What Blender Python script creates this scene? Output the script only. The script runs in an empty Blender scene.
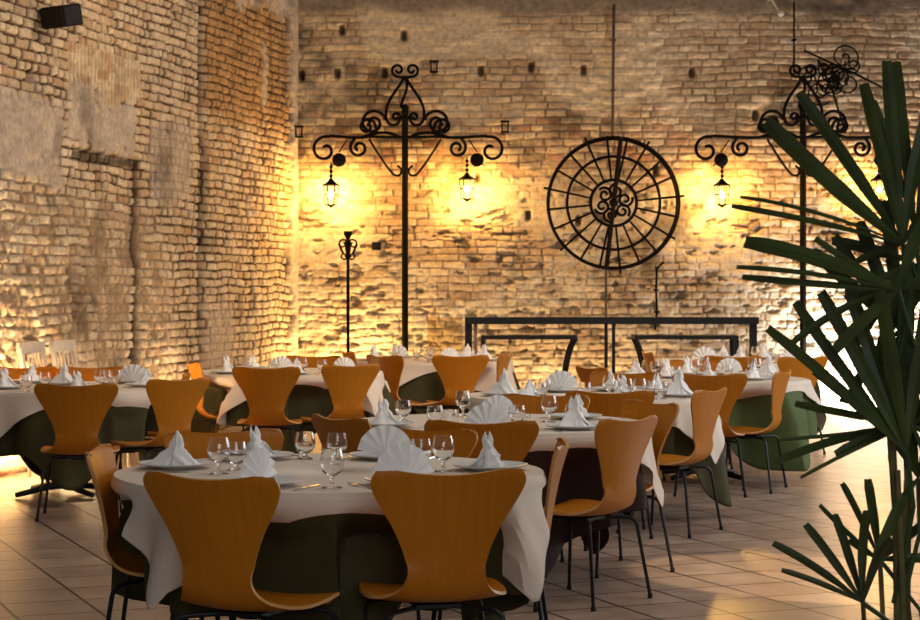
import bpy, math, random
import numpy as np
from mathutils import Vector, Matrix
random.seed(7)
rng = np.random.default_rng(11)
COL = bpy.context.scene.collection
PI = math.pi
F = 2000.0; HOR = 288.0; EYE = 1.405

# ------------------------------------------------------------------ helpers
class MB:
    def __init__(s): s.v = []; s.f = []; s.m = []
    def add(s, vs, fs, mi=0):
        o = len(s.v); s.v += [tuple(v) for v in vs]
        s.f += [tuple(i + o for i in f) for f in fs]; s.m += [mi] * len(fs)
        return s
    def box(s, c, d, mi=0, rz=0, taper=1.0):
        x, y, z = d[0] / 2, d[1] / 2, d[2] / 2
        vs = []
        for sz, t in ((-1, 1), (1, taper)):
            for sx, sy in ((-1, -1), (1, -1), (1, 1), (-1, 1)):
                a, b = sx * x * t, sy * y * t
                vs.append((c[0] + a * math.cos(rz) - b * math.sin(rz), c[1] + a * math.sin(rz) + b * math.cos(rz), c[2] + sz * z))
        return s.add(vs, [(3, 2, 1, 0), (4, 5, 6, 7), (0, 1, 5, 4), (1, 2, 6, 5), (2, 3, 7, 6), (3, 0, 4, 7)], mi)
    def tube(s, pts, r, n=8, mi=0, closed=False):
        pts = [Vector(p) for p in pts]; N = len(pts)
        rs = r if isinstance(r, (list, tuple)) else [r] * N
        vs = []; prev = None
        for i, p in enumerate(pts):
            if closed: t = pts[(i + 1) % N] - pts[i - 1]
            else: t = pts[min(i + 1, N - 1)] - pts[max(i - 1, 0)]
            if t.length < 1e-9: t = Vector((0, 0, 1))
            t.normalize()
            if prev is None:
                a = Vector((0, 0, 1)) if abs(t.z) < .9 else Vector((1, 0, 0))
                u = t.cross(a).normalized()
            else:
                u = prev - t * prev.dot(t)
                u = u.normalized() if u.length > 1e-6 else t.orthogonal().normalized()
            prev = u; w = t.cross(u)
            for k in range(n):
                an = 2 * PI * k / n
                vs.append(p + (u * math.cos(an) + w * math.sin(an)) * rs[i])
        fs = []
        for i in range(N if closed else N - 1):
            j = (i + 1) % N
            for k in range(n):
                fs.append((i * n + k, i * n + (k + 1) % n, j * n + (k + 1) % n, j * n + k))
        if not closed:
            fs.append(tuple(range(n))[::-1]); fs.append(tuple((N - 1) * n + k for k in range(n)))
        return s.add(vs, fs, mi)
    def lathe(s, prof, c=(0, 0, 0), n=32, mi=0, mod=None):
        vs = []; fs = []; P = len(prof)
        for i, (r, z) in enumerate(prof):
            for k in range(n):
                a = 2 * PI * k / n
                rr = r * (mod(a, z) if mod else 1)
                vs.append((c[0] + rr * math.cos(a), c[1] + rr * math.sin(a), c[2] + z))
        for i in range(P - 1):
            for k in range(n):
                fs.append((i * n + k, i * n + (k + 1) % n, (i + 1) * n + (k + 1) % n, (i + 1) * n + k))
        return s.add(vs, fs, mi)
    def ball(s, c, r, n=12, mi=0):
        prof = [(max(1e-4, r * math.sin(PI * i / n)), -r * math.cos(PI * i / n)) for i in range(n + 1)]
        return s.lathe(prof, c, 2 * n, mi)
    def build(s, name, mats, parent=None, smooth=True, merge=False):
        me = bpy.data.meshes.new(name)
        me.from_pydata(s.v, [], s.f)
        mats = mats if isinstance(mats, (list, tuple)) else [mats]
        for m in mats: me.materials.append(m)
        me.polygons.foreach_set('material_index', s.m)
        me.polygons.foreach_set('use_smooth', [smooth] * len(s.f))
        me.update()
        if smooth:
            try: me.set_sharp_from_angle(angle=math.radians(42))
            except Exception: pass
        o = bpy.data.objects.new(name, me); COL.objects.link(o)
        if parent: o.parent = parent
        return o

def empty(name, loc=(0, 0, 0), rz=0):
    o = bpy.data.objects.new(name, None); COL.objects.link(o)
    o.location = loc; o.rotation_euler = (0, 0, rz); o.empty_display_size = .1
    return o
def tag(o, label=None, cat=None, group=None, kind=None):
    for k, v in (('label', label), ('category', cat), ('group', group), ('kind', kind)):
        if v: o[k] = v
    return o
def copy_tree(o, parent=None):
    c = o.copy(); COL.objects.link(c)
    if parent: c.parent = parent
    for ch in [x for x in bpy.data.objects if x.parent == o]: copy_tree(ch, c)
    return c
KIDS = {}
def copy_thing(src):
    return copy_tree(src)

def at(px, py, Y): return Vector(((px - 460) / F * Y, Y, EYE + (HOR - py) / F * Y))
def on_plane(px, py, z):
    Y = (EYE - z) * F / (py - HOR)
    return ((px - 460) / F * Y, Y)

# ------------------------------------------------------------------ materials
def new_mat(name):
    m = bpy.data.materials.new(name); m.use_nodes = True
    nt = m.node_tree; b = nt.nodes['Principled BSDF']
    return m, nt, b
def simple(name, col, rough=.5, metal=0, var=0.0, scale=8, bump=0.0, bscale=60, spec=.5, **kw):
    m, nt, b = new_mat(name)
    b.inputs['Base Color'].default_value = (*col, 1)
    b.inputs['Roughness'].default_value = rough
    b.inputs['Metallic'].default_value = metal
    b.inputs['Specular IOR Level'].default_value = spec
    for k, v in kw.items(): b.inputs[k].default_value = v
    tc = nt.nodes.new('ShaderNodeTexCoord')
    if var:
        n = nt.nodes.new('ShaderNodeTexNoise'); n.inputs['Scale'].default_value = scale; n.inputs['Detail'].default_value = 4
        nt.links.new(tc.outputs['Object'], n.inputs['Vector'])
        r = nt.nodes.new('ShaderNodeValToRGB')
        r.color_ramp.elements[0].position = .3; r.color_ramp.elements[1].position = .7
        r.color_ramp.elements[0].color = (*[c * (1 - var) for c in col], 1)
        r.color_ramp.elements[1].color = (*[min(1, c * (1 + var)) for c in col], 1)
        nt.links.new(n.outputs['Fac'], r.inputs['Fac']); nt.links.new(r.outputs['Color'], b.inputs['Base Color'])
    if bump:
        n = nt.nodes.new('ShaderNodeTexNoise'); n.inputs['Scale'].default_value = bscale; n.inputs['Detail'].default_value = 3
        nt.links.new(tc.outputs['Object'], n.inputs['Vector'])
        bp = nt.nodes.new('ShaderNodeBump'); bp.inputs['Strength'].default_value = bump; bp.inputs['Distance'].default_value = .005
        nt.links.new(n.outputs['Fac'], bp.inputs['Height']); nt.links.new(bp.outputs['Normal'], b.inputs['Normal'])
    return m

def wood_mat(name, c1, c2, rough, coat=.3):
    m, nt, b = new_mat(name)
    tc = nt.nodes.new('ShaderNodeTexCoord'); mp = nt.nodes.new('ShaderNodeMapping')
    mp.inputs['Scale'].default_value = (30, 3, 3)
    n = nt.nodes.new('ShaderNodeTexNoise'); n.inputs['Scale'].default_value = 1.6; n.inputs['Detail'].default_value = 5
    r = nt.nodes.new('ShaderNodeValToRGB')
    r.color_ramp.elements[0].position = .3; r.color_ramp.elements[1].position = .72
    r.color_ramp.elements[0].color = (*c1, 1); r.color_ramp.elements[1].color = (*c2, 1)
    nt.links.new(tc.outputs['Object'], mp.inputs['Vector']); nt.links.new(mp.outputs['Vector'], n.inputs['Vector'])
    nt.links.new(n.outputs['Fac'], r.inputs['Fac']); nt.links.new(r.outputs['Color'], b.inputs['Base Color'])
    b.inputs['Roughness'].default_value = rough
    b.inputs['Specular IOR Level'].default_value = .22
    b.inputs['Coat Weight'].default_value = coat; b.inputs['Coat Roughness'].default_value = .22
    return m
M = {}
M['shell'] = wood_mat('orange_stained_plywood', (.44, .145, .006), (.50, .172, .007), .40, .06)
M['ply'] = wood_mat('plywood_edge', (.50, .24, .07), (.62, .33, .11), .5, .1)
M['black_tube'] = simple('black_painted_steel', (.008, .008, .009), .42, 0, spec=.3)
M['iron'] = simple('dark_wrought_iron', (.006, .0045, .004), .85, 0, bump=.4, spec=.08)
M['ivory'] = simple('ivory_tablecloth', (.76, .655, .55), .85, var=.04, bump=.25, bscale=400, spec=.2)
M['olive'] = simple('olive_tablecloth', (.052, .045, .015), .8, var=.15, bump=.3, bscale=300, spec=.25)
M['green'] = simple('lit_olive_tablecloth', (.085, .115, .035), .75, var=.12, bump=.3, bscale=300, spec=.3)  # olive cloth made lighter, light from the right put into its colour
M['brown'] = simple('brown_tablecloth', (.040, .018, .014), .8, var=.15, bump=.3, bscale=300, spec=.25)
M['napkin'] = simple('white_napkin', (.88, .87, .86), .8, bump=.15, bscale=300, spec=.2)
M['plate'] = simple('white_porcelain', (.72, .74, .74), .12)
M['steel'] = simple('polished_steel', (.75, .74, .72), .18, 1)
M['tabletop'] = simple('table_board', (.18, .10, .05), .6, var=.2)
M['leaf'] = simple('dark_palm_leaf', (.032, .048, .008), .42, var=.5, scale=6, spec=.45)
M['cane'] = simple('palm_cane', (.10, .085, .025), .6, var=.3, scale=20)
M['petiole'] = simple('palm_leaf_stalk', (.03, .06, .018), .45)
M['pot'] = simple('terracotta', (.30, .12, .06), .7, var=.15)
M['soil'] = simple('soil', (.03, .02, .012), .95, bump=.8, bscale=90)
M['speaker'] = simple('black_speaker_plastic', (.006, .006, .007), .6, spec=.15)
M['grille'] = simple('speaker_grille', (.018, .014, .010), .9, spec=.1, bump=.6, bscale=500)
M['cream_wood'] = wood_mat('cream_painted_wood', (.36, .33, .30), (.44, .40, .36), .5, .0)
M['pipe'] = simple('old_grey_conduit', (.06, .042, .03), .9, 0, var=.3, scale=3)
M['timber'] = wood_mat('pale_timber', (.35, .20, .11), (.48, .30, .18), .6, .0)
m, nt, b = new_mat('clear_glass'); M['glass'] = m
b.inputs['Transmission Weight'].default_value = 1; b.inputs['Roughness'].default_value = .0
b.inputs['IOR'].default_value = 1.45; b.inputs['Base Color'].default_value = (.98, .98, .98, 1)
m, nt, b = new_mat('amber_lamp'); M['bulb'] = m
b.inputs['Emission Color'].default_value = (1, .62, .2, 1); b.inputs['Emission Strength'].default_value = 60
m, nt, b = new_mat('lantern_pane'); M['pane'] = m
b.inputs['Transmission Weight'].default_value = 1; b.inputs['Roughness'].default_value = .12
b.inputs['Base Color'].default_value = (1, .85, .55, 1); b.inputs['IOR'].default_value = 1.02

def attr_mat(name, rough=.9):
    m, nt, b = new_mat(name)
    a = nt.nodes.new('ShaderNodeAttribute'); a.attribute_name = 'brick_col'
    tc = nt.nodes.new('ShaderNodeTexCoord')
    n = nt.nodes.new('ShaderNodeTexNoise'); n.inputs['Scale'].default_value = 22; n.inputs['Detail'].default_value = 6
    nt.links.new(tc.outputs['Object'], n.inputs['Vector'])
    r = nt.nodes.new('ShaderNodeValToRGB')
    r.color_ramp.elements[0].position = .3; r.color_ramp.elements[1].position = .7
    r.color_ramp.elements[0].color = (.66, .64, .62, 1); r.color_ramp.elements[1].color = (1.0, 1.0, 1.0, 1)
    nt.links.new(n.outputs['Fac'], r.inputs['Fac'])
    mx = nt.nodes.new('ShaderNodeMix'); mx.data_type = 'RGBA'; mx.blend_type = 'MULTIPLY'; mx.inputs[0].default_value = 1
    nt.links.new(a.outputs['Color'], mx.inputs[6]); nt.links.new(r.outputs['Color'], mx.inputs[7])
    nt.links.new(mx.outputs[2], b.inputs['Base Color'])
    n2 = nt.nodes.new('ShaderNodeTexNoise'); n2.inputs['Scale'].default_value = 70; n2.inputs['Detail'].default_value = 4
    nt.links.new(tc.outputs['Object'], n2.inputs['Vector'])
    bp = nt.nodes.new('ShaderNodeBump'); bp.inputs['Strength'].default_value = .6; bp.inputs['Distance'].default_value = .008
    nt.links.new(n2.outputs['Fac'], bp.inputs['Height']); nt.links.new(bp.outputs['Normal'], b.inputs['Normal'])
    b.inputs['Roughness'].default_value = rough; b.inputs['Specular IOR Level'].default_value = .15
    return m
M['wall'] = attr_mat('old_brickwork')

# ------------------------------------------------------------------ brick walls as real relief
def vnoise(x, y, seed=0):
    xi = np.floor(x).astype(np.int64); yi = np.floor(y).astype(np.int64)
    xf = x - xi; yf = y - yi
    def h(a, b):
        n = (a * 374761393 + b * 668265263 + seed * 974711) & 0x7fffffff
        n = ((n ^ (n >> 13)) * 1274126177) & 0x7fffffff
        return ((n ^ (n >> 16)) & 0xffff) / 65535.0
    u = xf * xf * (3 - 2 * xf); v = yf * yf * (3 - 2 * yf)
    return (h(xi, yi) * (1 - u) * (1 - v) + h(xi + 1, yi) * u * (1 - v) + h(xi, yi + 1) * (1 - u) * v + h(xi + 1, yi + 1) * u * v)
def fbm(x, y, seed=0, o=4):
    s = 0; a = .5; t = 0
    for i in range(o):
        s = s + a * vnoise(x * 2 ** i + 17 * i, y * 2 ** i + 5 * i, seed + i); t += a; a *= .55
    return s / t
def sstep(a, b, x):
    t = np.clip((x - a) / (b - a), 0, 1); return t * t * (3 - 2 * t)
def brickfield(U, Z, course, lens, seed, joint, wob, vj=1.0):
    """joint mask (0 in joint .. 1 on brick), brick random id values"""
    r = np.random.default_rng(seed)
    Zw = Z + wob * (fbm(U * 1.3, Z * 1.3, seed + 3, 3) - .5) + .006 * (vnoise(U * 14, Z * 9, seed + 9) - .5) * 2
    row = np.floor(Zw / course).astype(int); rz = Zw / course - row
    rows = row.max() + 3
    umin, umax = U.min() - 1, U.max() + 1
    dist = np.zeros_like(U); bid = np.zeros_like(U)
    for k in range(int(row.min()), rows):
        msk = row == k
        if not msk.any(): continue
        ls = r.choice(lens, 400) * r.uniform(.86, 1.14, 400)
        e = umin + np.cumsum(ls) - r.uniform(0, .3)
        uu = U[msk] + .008 * (vnoise(U[msk] * 9, Z[msk] * 9, seed + 5) - .5)
        i = np.searchsorted(e, uu); i = np.clip(i, 1, len(e) - 1)
        dist[msk] = np.minimum(e[i] - uu, uu - e[i - 1]); bid[msk] = k * 1000 + i
    dz = np.minimum(rz, 1 - rz) * course
    d = np.minimum(dist * vj, dz * 1.0)
    jn = joint * (.6 + .9 * vnoise(U * 6, Z * 6, seed + 20))
    m = sstep(jn * .4, jn * .95, d)
    h = (bid.astype(np.int64) * 2654435761 & 0xffffff) / float(0xffffff)
    h2 = ((bid.astype(np.int64) * 40503 + 77) * 2246822519 & 0xffffff) / float(0xffffff)
    return m, h, h2
def lerp(a, b, t): return a * (1 - t[..., None]) + b * t[..., None]
def cc(*c): return np.array(c, float)

def make_wall(name, origin, du, nrm, ulen, zlen, step, fn):
    nu = int(ulen / step) + 1; nz = int(zlen / step) + 1
    U, Z = np.meshgrid(np.linspace(0, ulen, nu), np.linspace(0, zlen, nz))
    D, Cc = fn(U, Z)
    P = np.zeros((nz, nu, 3))
    P[..., 0] = origin[0] + du[0] * U + nrm[0] * D
    P[..., 1] = origin[1] + du[1] * U + nrm[1] * D
    P[..., 2] = Z
    idx = np.arange(nu * nz).reshape(nz, nu)
    a, b, c, d = idx[:-1, :-1].ravel(), idx[:-1, 1:].ravel(), idx[1:, 1:].ravel(), idx[1:, :-1].ravel()
    q = np.stack([a, b, c, d], 1)
    crs = du[0] * 0 - 0
    # front face orientation: (du x z) should follow nrm
    n2 = (du[1], -du[0])
    if n2[0] * nrm[0] + n2[1] * nrm[1] < 0: q = q[:, ::-1]
    # give the wall a real thickness: back face and sides
    T = -.35
    V = P.reshape(-1, 3)
    bx = []
    for (uu, zz) in ((0, 0), (ulen, 0), (ulen, zlen), (0, zlen)):
        bx.append((origin[0] + du[0] * uu + nrm[0] * T, origin[1] + du[1] * uu + nrm[1] * T, zz))
    V = np.vstack([V, np.array(bx)]); B = nu * nz
    me = bpy.data.meshes.new(name)
    extra = [(B, B + 3, B + 2, B + 1)]
    extra.append(tuple([B + 3] + [int(i) for i in idx[-1, ::-1]][::-1] + [B + 2])[::-1])
    extra.append(tuple([B + 1] + [int(i) for i in idx[:, -1]] + [B + 2])[::-1])
    extra.append(tuple([B] + [int(i) for i in idx[:, 0]] + [B + 3]))
    nq = len(q)
    loops = np.concatenate([q.ravel()] + [np.array(e) for e in extra])
    starts = np.concatenate([np.arange(nq) * 4, nq * 4 + np.cumsum([0] + [len(e) for e in extra[:-1]])])
    me.vertices.add(len(V)); me.vertices.foreach_set('co', V.ravel())
    me.loops.add(len(loops)); me.loops.foreach_set('vertex_index', loops.astype(np.int32))
    me.polygons.add(len(starts)); me.polygons.foreach_set('loop_start', starts.astype(np.int32))
    me.polygons.foreach_set('use_smooth', [True] * nq + [False] * len(extra))
    me.update(calc_edges=True); me.validate()
    at_ = me.attributes.new('brick_col', 'FLOAT_COLOR', 'POINT')
    ca = np.ones((len(V), 4)); ca[:nu * nz, :3] = Cc.reshape(-1, 3); ca[nu * nz:, :3] = .3
    at_.data.foreach_set('color', ca.ravel())
    me.materials.append(M['wall'])
    o = bpy.data.objects.new(name, me); COL.objects.link(o)
    o['kind'] = 'structure'
    return o

CX, CY = -1.86, 22.0
DU = (-.215, -.977); NL = (.977, -.215)
def left_fn(U, Z):
    U = U + .20
    m, h, h2 = brickfield(U, Z, .079, [.12, .24, .22, .13, .25], 3, .013, .06, .42)
    rough = sstep(2.75, 1.7, Z) * sstep(3.2, 5.0, U)          # crumbling lower left
    rough2 = sstep(2.4, 1.0, Z) * .35
    ero = np.clip(rough + rough2, 0, 1)
    nz = fbm(U * 9, Z * 11, 31, 4) - .5
    mb = m * (1 - ero * .75 * sstep(.42, .62, fbm(U * 5, Z * 6, 55, 3)))
    D = .029 * mb + (h - .5) * .016 * mb + nz * (.014 + .055 * ero)
    # soldier course over the walled-up doorway
    sol = ((U > 4.72) & (U < 6.28) & (Z > 2.98 + .06 * np.sin(U * 3)) & (Z < 3.4)).astype(float)
    su = (U * 1.0 + Z * .05) / .072; sf = su - np.floor(su)
    sm = sstep(.08, .24, np.minimum(sf, 1 - sf))
    D = D * (1 - sol) + sol * (.034 * sm + nz * .012)
    mb = mb * (1 - sol) + sm * sol
    # plaster left on the wall
    edge = .42 * (fbm(U * 3.5, Z * 4.5, 77, 5) - .5)
    def patch(u0, u1, z0, z1, s=.1):
        return (sstep(u0 - s, u0 + s, U + edge) * sstep(u1 + s, u1 - s, U + edge) * sstep(z0 - s, z0 + s, Z + edge) * sstep(z1 + s, z1 - s, Z + edge))
    pl = np.maximum.reduce([patch(4.85, 6.25, 2.56, 3.0, .05), patch(6.35, 7.9, 2.25, 2.9), patch(3.35, 4.5, 2.15, 2.9) * .7,
                            patch(2.2, 3.0, .6, 1.25) * .7, patch(0, 2.2, 4.32, 5.2, .06), patch(2.2, 4.4, 4.5, 5.2, .06) * .8,
                            patch(1.05, 1.3, 3.3, 3.9, .06) * .8])
    cpl = patch(-.5, .36, -1, 6, .03)
    D = D * (1 - pl) + pl * (.036 + nz * .035)
    D = D * (1 - cpl) + cpl * (.085 + nz * .03)
    # walled-up doorway: set back
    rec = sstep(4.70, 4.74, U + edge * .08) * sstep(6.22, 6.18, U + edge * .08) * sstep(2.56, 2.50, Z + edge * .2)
    rim_shade = rec * (1 - sstep(4.76, 4.80, U) * sstep(6.16, 6.10, U) * sstep(2.48, 2.42, Z))
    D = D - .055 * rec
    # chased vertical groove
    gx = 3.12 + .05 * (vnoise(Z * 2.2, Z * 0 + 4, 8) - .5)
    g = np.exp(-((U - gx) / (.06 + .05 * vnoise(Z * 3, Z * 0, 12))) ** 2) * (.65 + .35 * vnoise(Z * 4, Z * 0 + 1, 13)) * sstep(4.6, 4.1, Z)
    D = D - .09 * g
    for (hu, hz, hr) in ((6.98, 3.03, .045), (5.7, 3.0, .05), (5.1, 2.96, .04), (4.05, 2.85, .05), (3.9, 3.95, .05), (2.6, 4.15, .05), (3.3, 4.0, .04), (2.1, 2.72, .04), (1.6, 2.2, .04), (4.35, 2.4, .04)):
        D = D - .10 * np.exp(-(((U - hu) ** 2 + (Z - hz) ** 2) / hr ** 2) ** 1.5)
    brick = lerp(np.broadcast_to(cc(.54, .39, .235), U.shape + (3,)), cc(.70, .56, .39), h)
    red = sstep(.72, .95, h2) * .6
    brick = lerp(brick, cc(.44, .24, .13), red)
    tan = sstep(2.9, 3.2, Z + edge) * sstep(3.1, 2.95, U) * sstep(.3, .5, U)
    brick = lerp(brick, cc(.40, .23, .095), tan * .85)
    Cc = lerp(lerp(np.broadcast_to(cc(.10, .055, .028), U.shape + (3,)), cc(.34, .24, .15), sstep(.3, .9, ero)), brick, sstep(.1, .6, mb))
    wash = sstep(.45, .7, fbm(U * 1.2, Z * 1.2, 91, 4)) * .45
    Cc = lerp(Cc, cc(.63, .54, .43), wash * mb * (1 - tan))
    plc = lerp(np.broadcast_to(cc(.38, .31, .25), U.shape + (3,)), cc(.60, .50, .40), fbm(U * 4, Z * 4, 99, 4))
    Cc = lerp(Cc, plc, np.clip(pl, 0, 1)) ; Cc = Cc * (.78 + .40 * fbm(U * 3.3, Z * 4.0, 311, 5))[..., None]; Cc = lerp(Cc, plc * 1.05, cpl)
    grime = sstep(.60, .78, fbm(U * 2.0, Z * 1.6, 123, 4)) * .45
    Cc = Cc * (1 - grime[..., None])
    Cc = Cc * (1 - .8 * g[..., None]) * (1 - .78 * rim_shade[..., None])  # shade of the groove and recess edges painted into the colour
    return D, Cc
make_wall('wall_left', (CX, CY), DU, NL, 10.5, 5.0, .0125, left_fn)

BX0 = -2.03
def back_fn(U, Z):
    X = U + BX0
    m, h, h2 = brickfield(U, Z, .080, [.12, .24, .25, .24], 17, .011, .07, .8)
    low = sstep(2.0, 1.1, Z)
    nz = fbm(X * 8, Z * 11, 41, 4) - .5
    cover = sstep(.36, .62, fbm(X * 1.5, Z * 2.2, 61, 4))       # thin lime coat smoothing the bricks
    redz = sstep(2.45, 2.75, Z) * sstep(3.5, 3.15, Z)
    cover = cover * (1 - .75 * redz)
    top = sstep(4.34, 4.50, Z + .2 * (fbm(X * 2, Z * 2, 5, 3) - .5))
    mb = m * (1 - .7 * cover * (1 - low)) + .35 * cover * (1 - low)
    D = .018 * mb + (h - .5) * .014 * m + nz * (.034 + .04 * low)
    D = D * (1 - top) + top * (.03 + nz * .02)
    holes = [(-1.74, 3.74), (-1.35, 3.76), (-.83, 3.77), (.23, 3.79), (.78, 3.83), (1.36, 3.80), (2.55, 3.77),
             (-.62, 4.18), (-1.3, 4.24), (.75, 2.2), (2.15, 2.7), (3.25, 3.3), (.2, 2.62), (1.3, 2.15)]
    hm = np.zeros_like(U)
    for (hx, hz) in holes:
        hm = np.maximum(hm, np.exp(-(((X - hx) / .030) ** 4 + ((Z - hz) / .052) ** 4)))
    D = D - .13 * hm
    brick = lerp(np.broadcast_to(cc(.45, .32, .20), U.shape + (3,)), cc(.64, .50, .34), h)
    red = np.clip(sstep(.6, .9, h2) * (.35 + .6 * redz), 0, 1)
    brick = lerp(brick, cc(.38, .20, .125), red)
    Cc = lerp(np.broadcast_to(cc(.31, .22, .14), U.shape + (3,)), brick, sstep(.1, .8, m))
    Cc = lerp(Cc, cc(.66, .55, .40), cover * .82)
    Cc = Cc * (.80 + .35 * fbm(X * 3.1, Z * 5.0, 301, 5))[..., None]
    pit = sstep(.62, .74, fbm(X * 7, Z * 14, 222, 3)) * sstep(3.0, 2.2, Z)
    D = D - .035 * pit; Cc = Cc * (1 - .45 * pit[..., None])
    plc = lerp(np.broadcast_to(cc(.17, .135, .105), U.shape + (3,)), cc(.27, .22, .17), fbm(X * 3, Z * 3, 99, 4))
    Cc = lerp(Cc, plc, top * .9)
    grime = sstep(.60, .76, fbm(X * 1.7, Z * 1.9, 133, 4)) * .55
    Cc = Cc * (1 - grime[..., None])
    pan = ((X > -.36) & (X < .03) & (Z > .55) & (Z < 1.08)).astype(float) * .7
    Cc = lerp(Cc, cc(.30, .17, .04), pan)
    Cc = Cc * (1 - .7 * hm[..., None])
    return D, Cc
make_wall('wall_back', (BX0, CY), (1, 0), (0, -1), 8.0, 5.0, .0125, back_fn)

# ------------------------------------------------------------------ floor
m, nt, b = new_mat('clay_floor_tiles')
tc = nt.nodes.new('ShaderNodeTexCoord'); mp = nt.nodes.new('ShaderNodeMapping')
mp.inputs['Rotation'].default_value = (0, 0, -math.radians(22))
nt.links.new(tc.outputs['Object'], mp.inputs['Vector'])
br = nt.nodes.new('ShaderNodeTexBrick'); br.offset = 0; br.squash = 1
br.inputs['Scale'].default_value = 1; br.inputs['Brick Width'].default_value = .36; br.inputs['Row Height'].default_value = .36
br.inputs['Mortar Size'].default_value = .008; br.inputs['Mortar Smooth'].default_value = .2; br.inputs['Bias'].default_value = 0
br.inputs['Color1'].default_value = (.40, .285, .225, 1); br.inputs['Color2'].default_value = (.50, .37, .29, 1)
br.inputs['Mortar'].default_value = (.03, .018, .012, 1)
nt.links.new(mp.outputs['Vector'], br.inputs['Vector'])
n = nt.nodes.new('ShaderNodeTexNoise'); n.inputs['Scale'].default_value = 5; n.inputs['Detail'].default_value = 6
nt.links.new(tc.outputs['Object'], n.inputs['Vector'])
r = nt.nodes.new('ShaderNodeValToRGB'); r.color_ramp.elements[0].position = .3; r.color_ramp.elements[1].position = .7
r.color_ramp.elements[0].color = (.68, .66, .64, 1); r.color_ramp.elements[1].color = (1, 1, 1, 1)
nt.links.new(n.outputs['Fac'], r.inputs['Fac'])
mx = nt.nodes.new('ShaderNodeMix'); mx.data_type = 'RGBA'; mx.blend_type = 'MULTIPLY'; mx.inputs[0].default_value = 1
nt.links.new(br.outputs['Color'], mx.inputs[6]); nt.links.new(r.outputs['Color'], mx.inputs[7])
nt.links.new(mx.outputs[2], b.inputs['Base Color'])
mr = nt.nodes.new('ShaderNodeMapRange'); mr.inputs[3].default_value = .24; mr.inputs[4].default_value = .42
nt.links.new(n.outputs['Fac'], mr.inputs[0]); nt.links.new(mr.outputs[0], b.inputs['Roughness'])
b.inputs['Specular IOR Level'].default_value = .5
bp = nt.nodes.new('ShaderNodeBump'); bp.inputs['Strength'].default_value = .5; bp.inputs['Distance'].default_value = .004; bp.invert = True
ad = nt.nodes.new('ShaderNodeMath'); ad.operation = 'MULTIPLY_ADD'; ad.inputs[1].default_value = -.25
nt.links.new(n.outputs['Fac'], ad.inputs[0]); nt.links.new(br.outputs['Fac'], ad.inputs[2])
nt.links.new(ad.outputs[0], bp.inputs['Height']); nt.links.new(bp.outputs['Normal'], b.inputs['Normal'])
M['floor'] = m
fl = MB().box((1.5, 11, -.05), (14, 23, .1)).build('floor', M['floor'], smooth=False); fl['kind'] = 'structure'

# ------------------------------------------------------------------ chair
PROF = [(.235, .425), (.225, .440), (.19, .452), (.13, .456), (.06, .452), (-.02, .447), (-.08, .446), (-.13, .452), (-.17, .466), (-.198, .492),
        (-.212, .525), (-.219, .56), (-.226, .60), (-.234, .64), (-.243, .68), (-.253, .72), (-.264, .76), (-.275, .795), (-.283, .82), (-.286, .832)]
HW = [.150, .180, .205, .225, .236, .236, .222, .192, .158, .134, .125, .127, .138, .156, .178, .206, .232, .248, .244, .224]
PROF = [(y, (.398 + (z - .446) * 1.122) if z > .446 else z - .048) for y, z in PROF]
def shell_grid(nu=14, sub=3):
    # Catmull-Rom through the profile
    def cr(a, b, c, d, t): return .5 * ((2 * b) + (-a + c) * t + (2 * a - 5 * b + 4 * c - d) * t * t + (-a + 3 * b - 3 * c + d) * t ** 3)
    A = [(p[0], p[1], w) for p, w in zip(PROF, HW)]; N = len(A); S = []
    for i in range(N - 1):
        for k in range(sub):
            t = k / sub
            q = [A[max(i - 1, 0)], A[i], A[i + 1], A[min(i + 2, N - 1)]]
            S.append(tuple(cr(q[0][j], q[1][j], q[2][j], q[3][j], t) for j in range(3)) + ((i + t) / (N - 1),))
    S.append(A[-1] + (1.0,))
    return S
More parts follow.
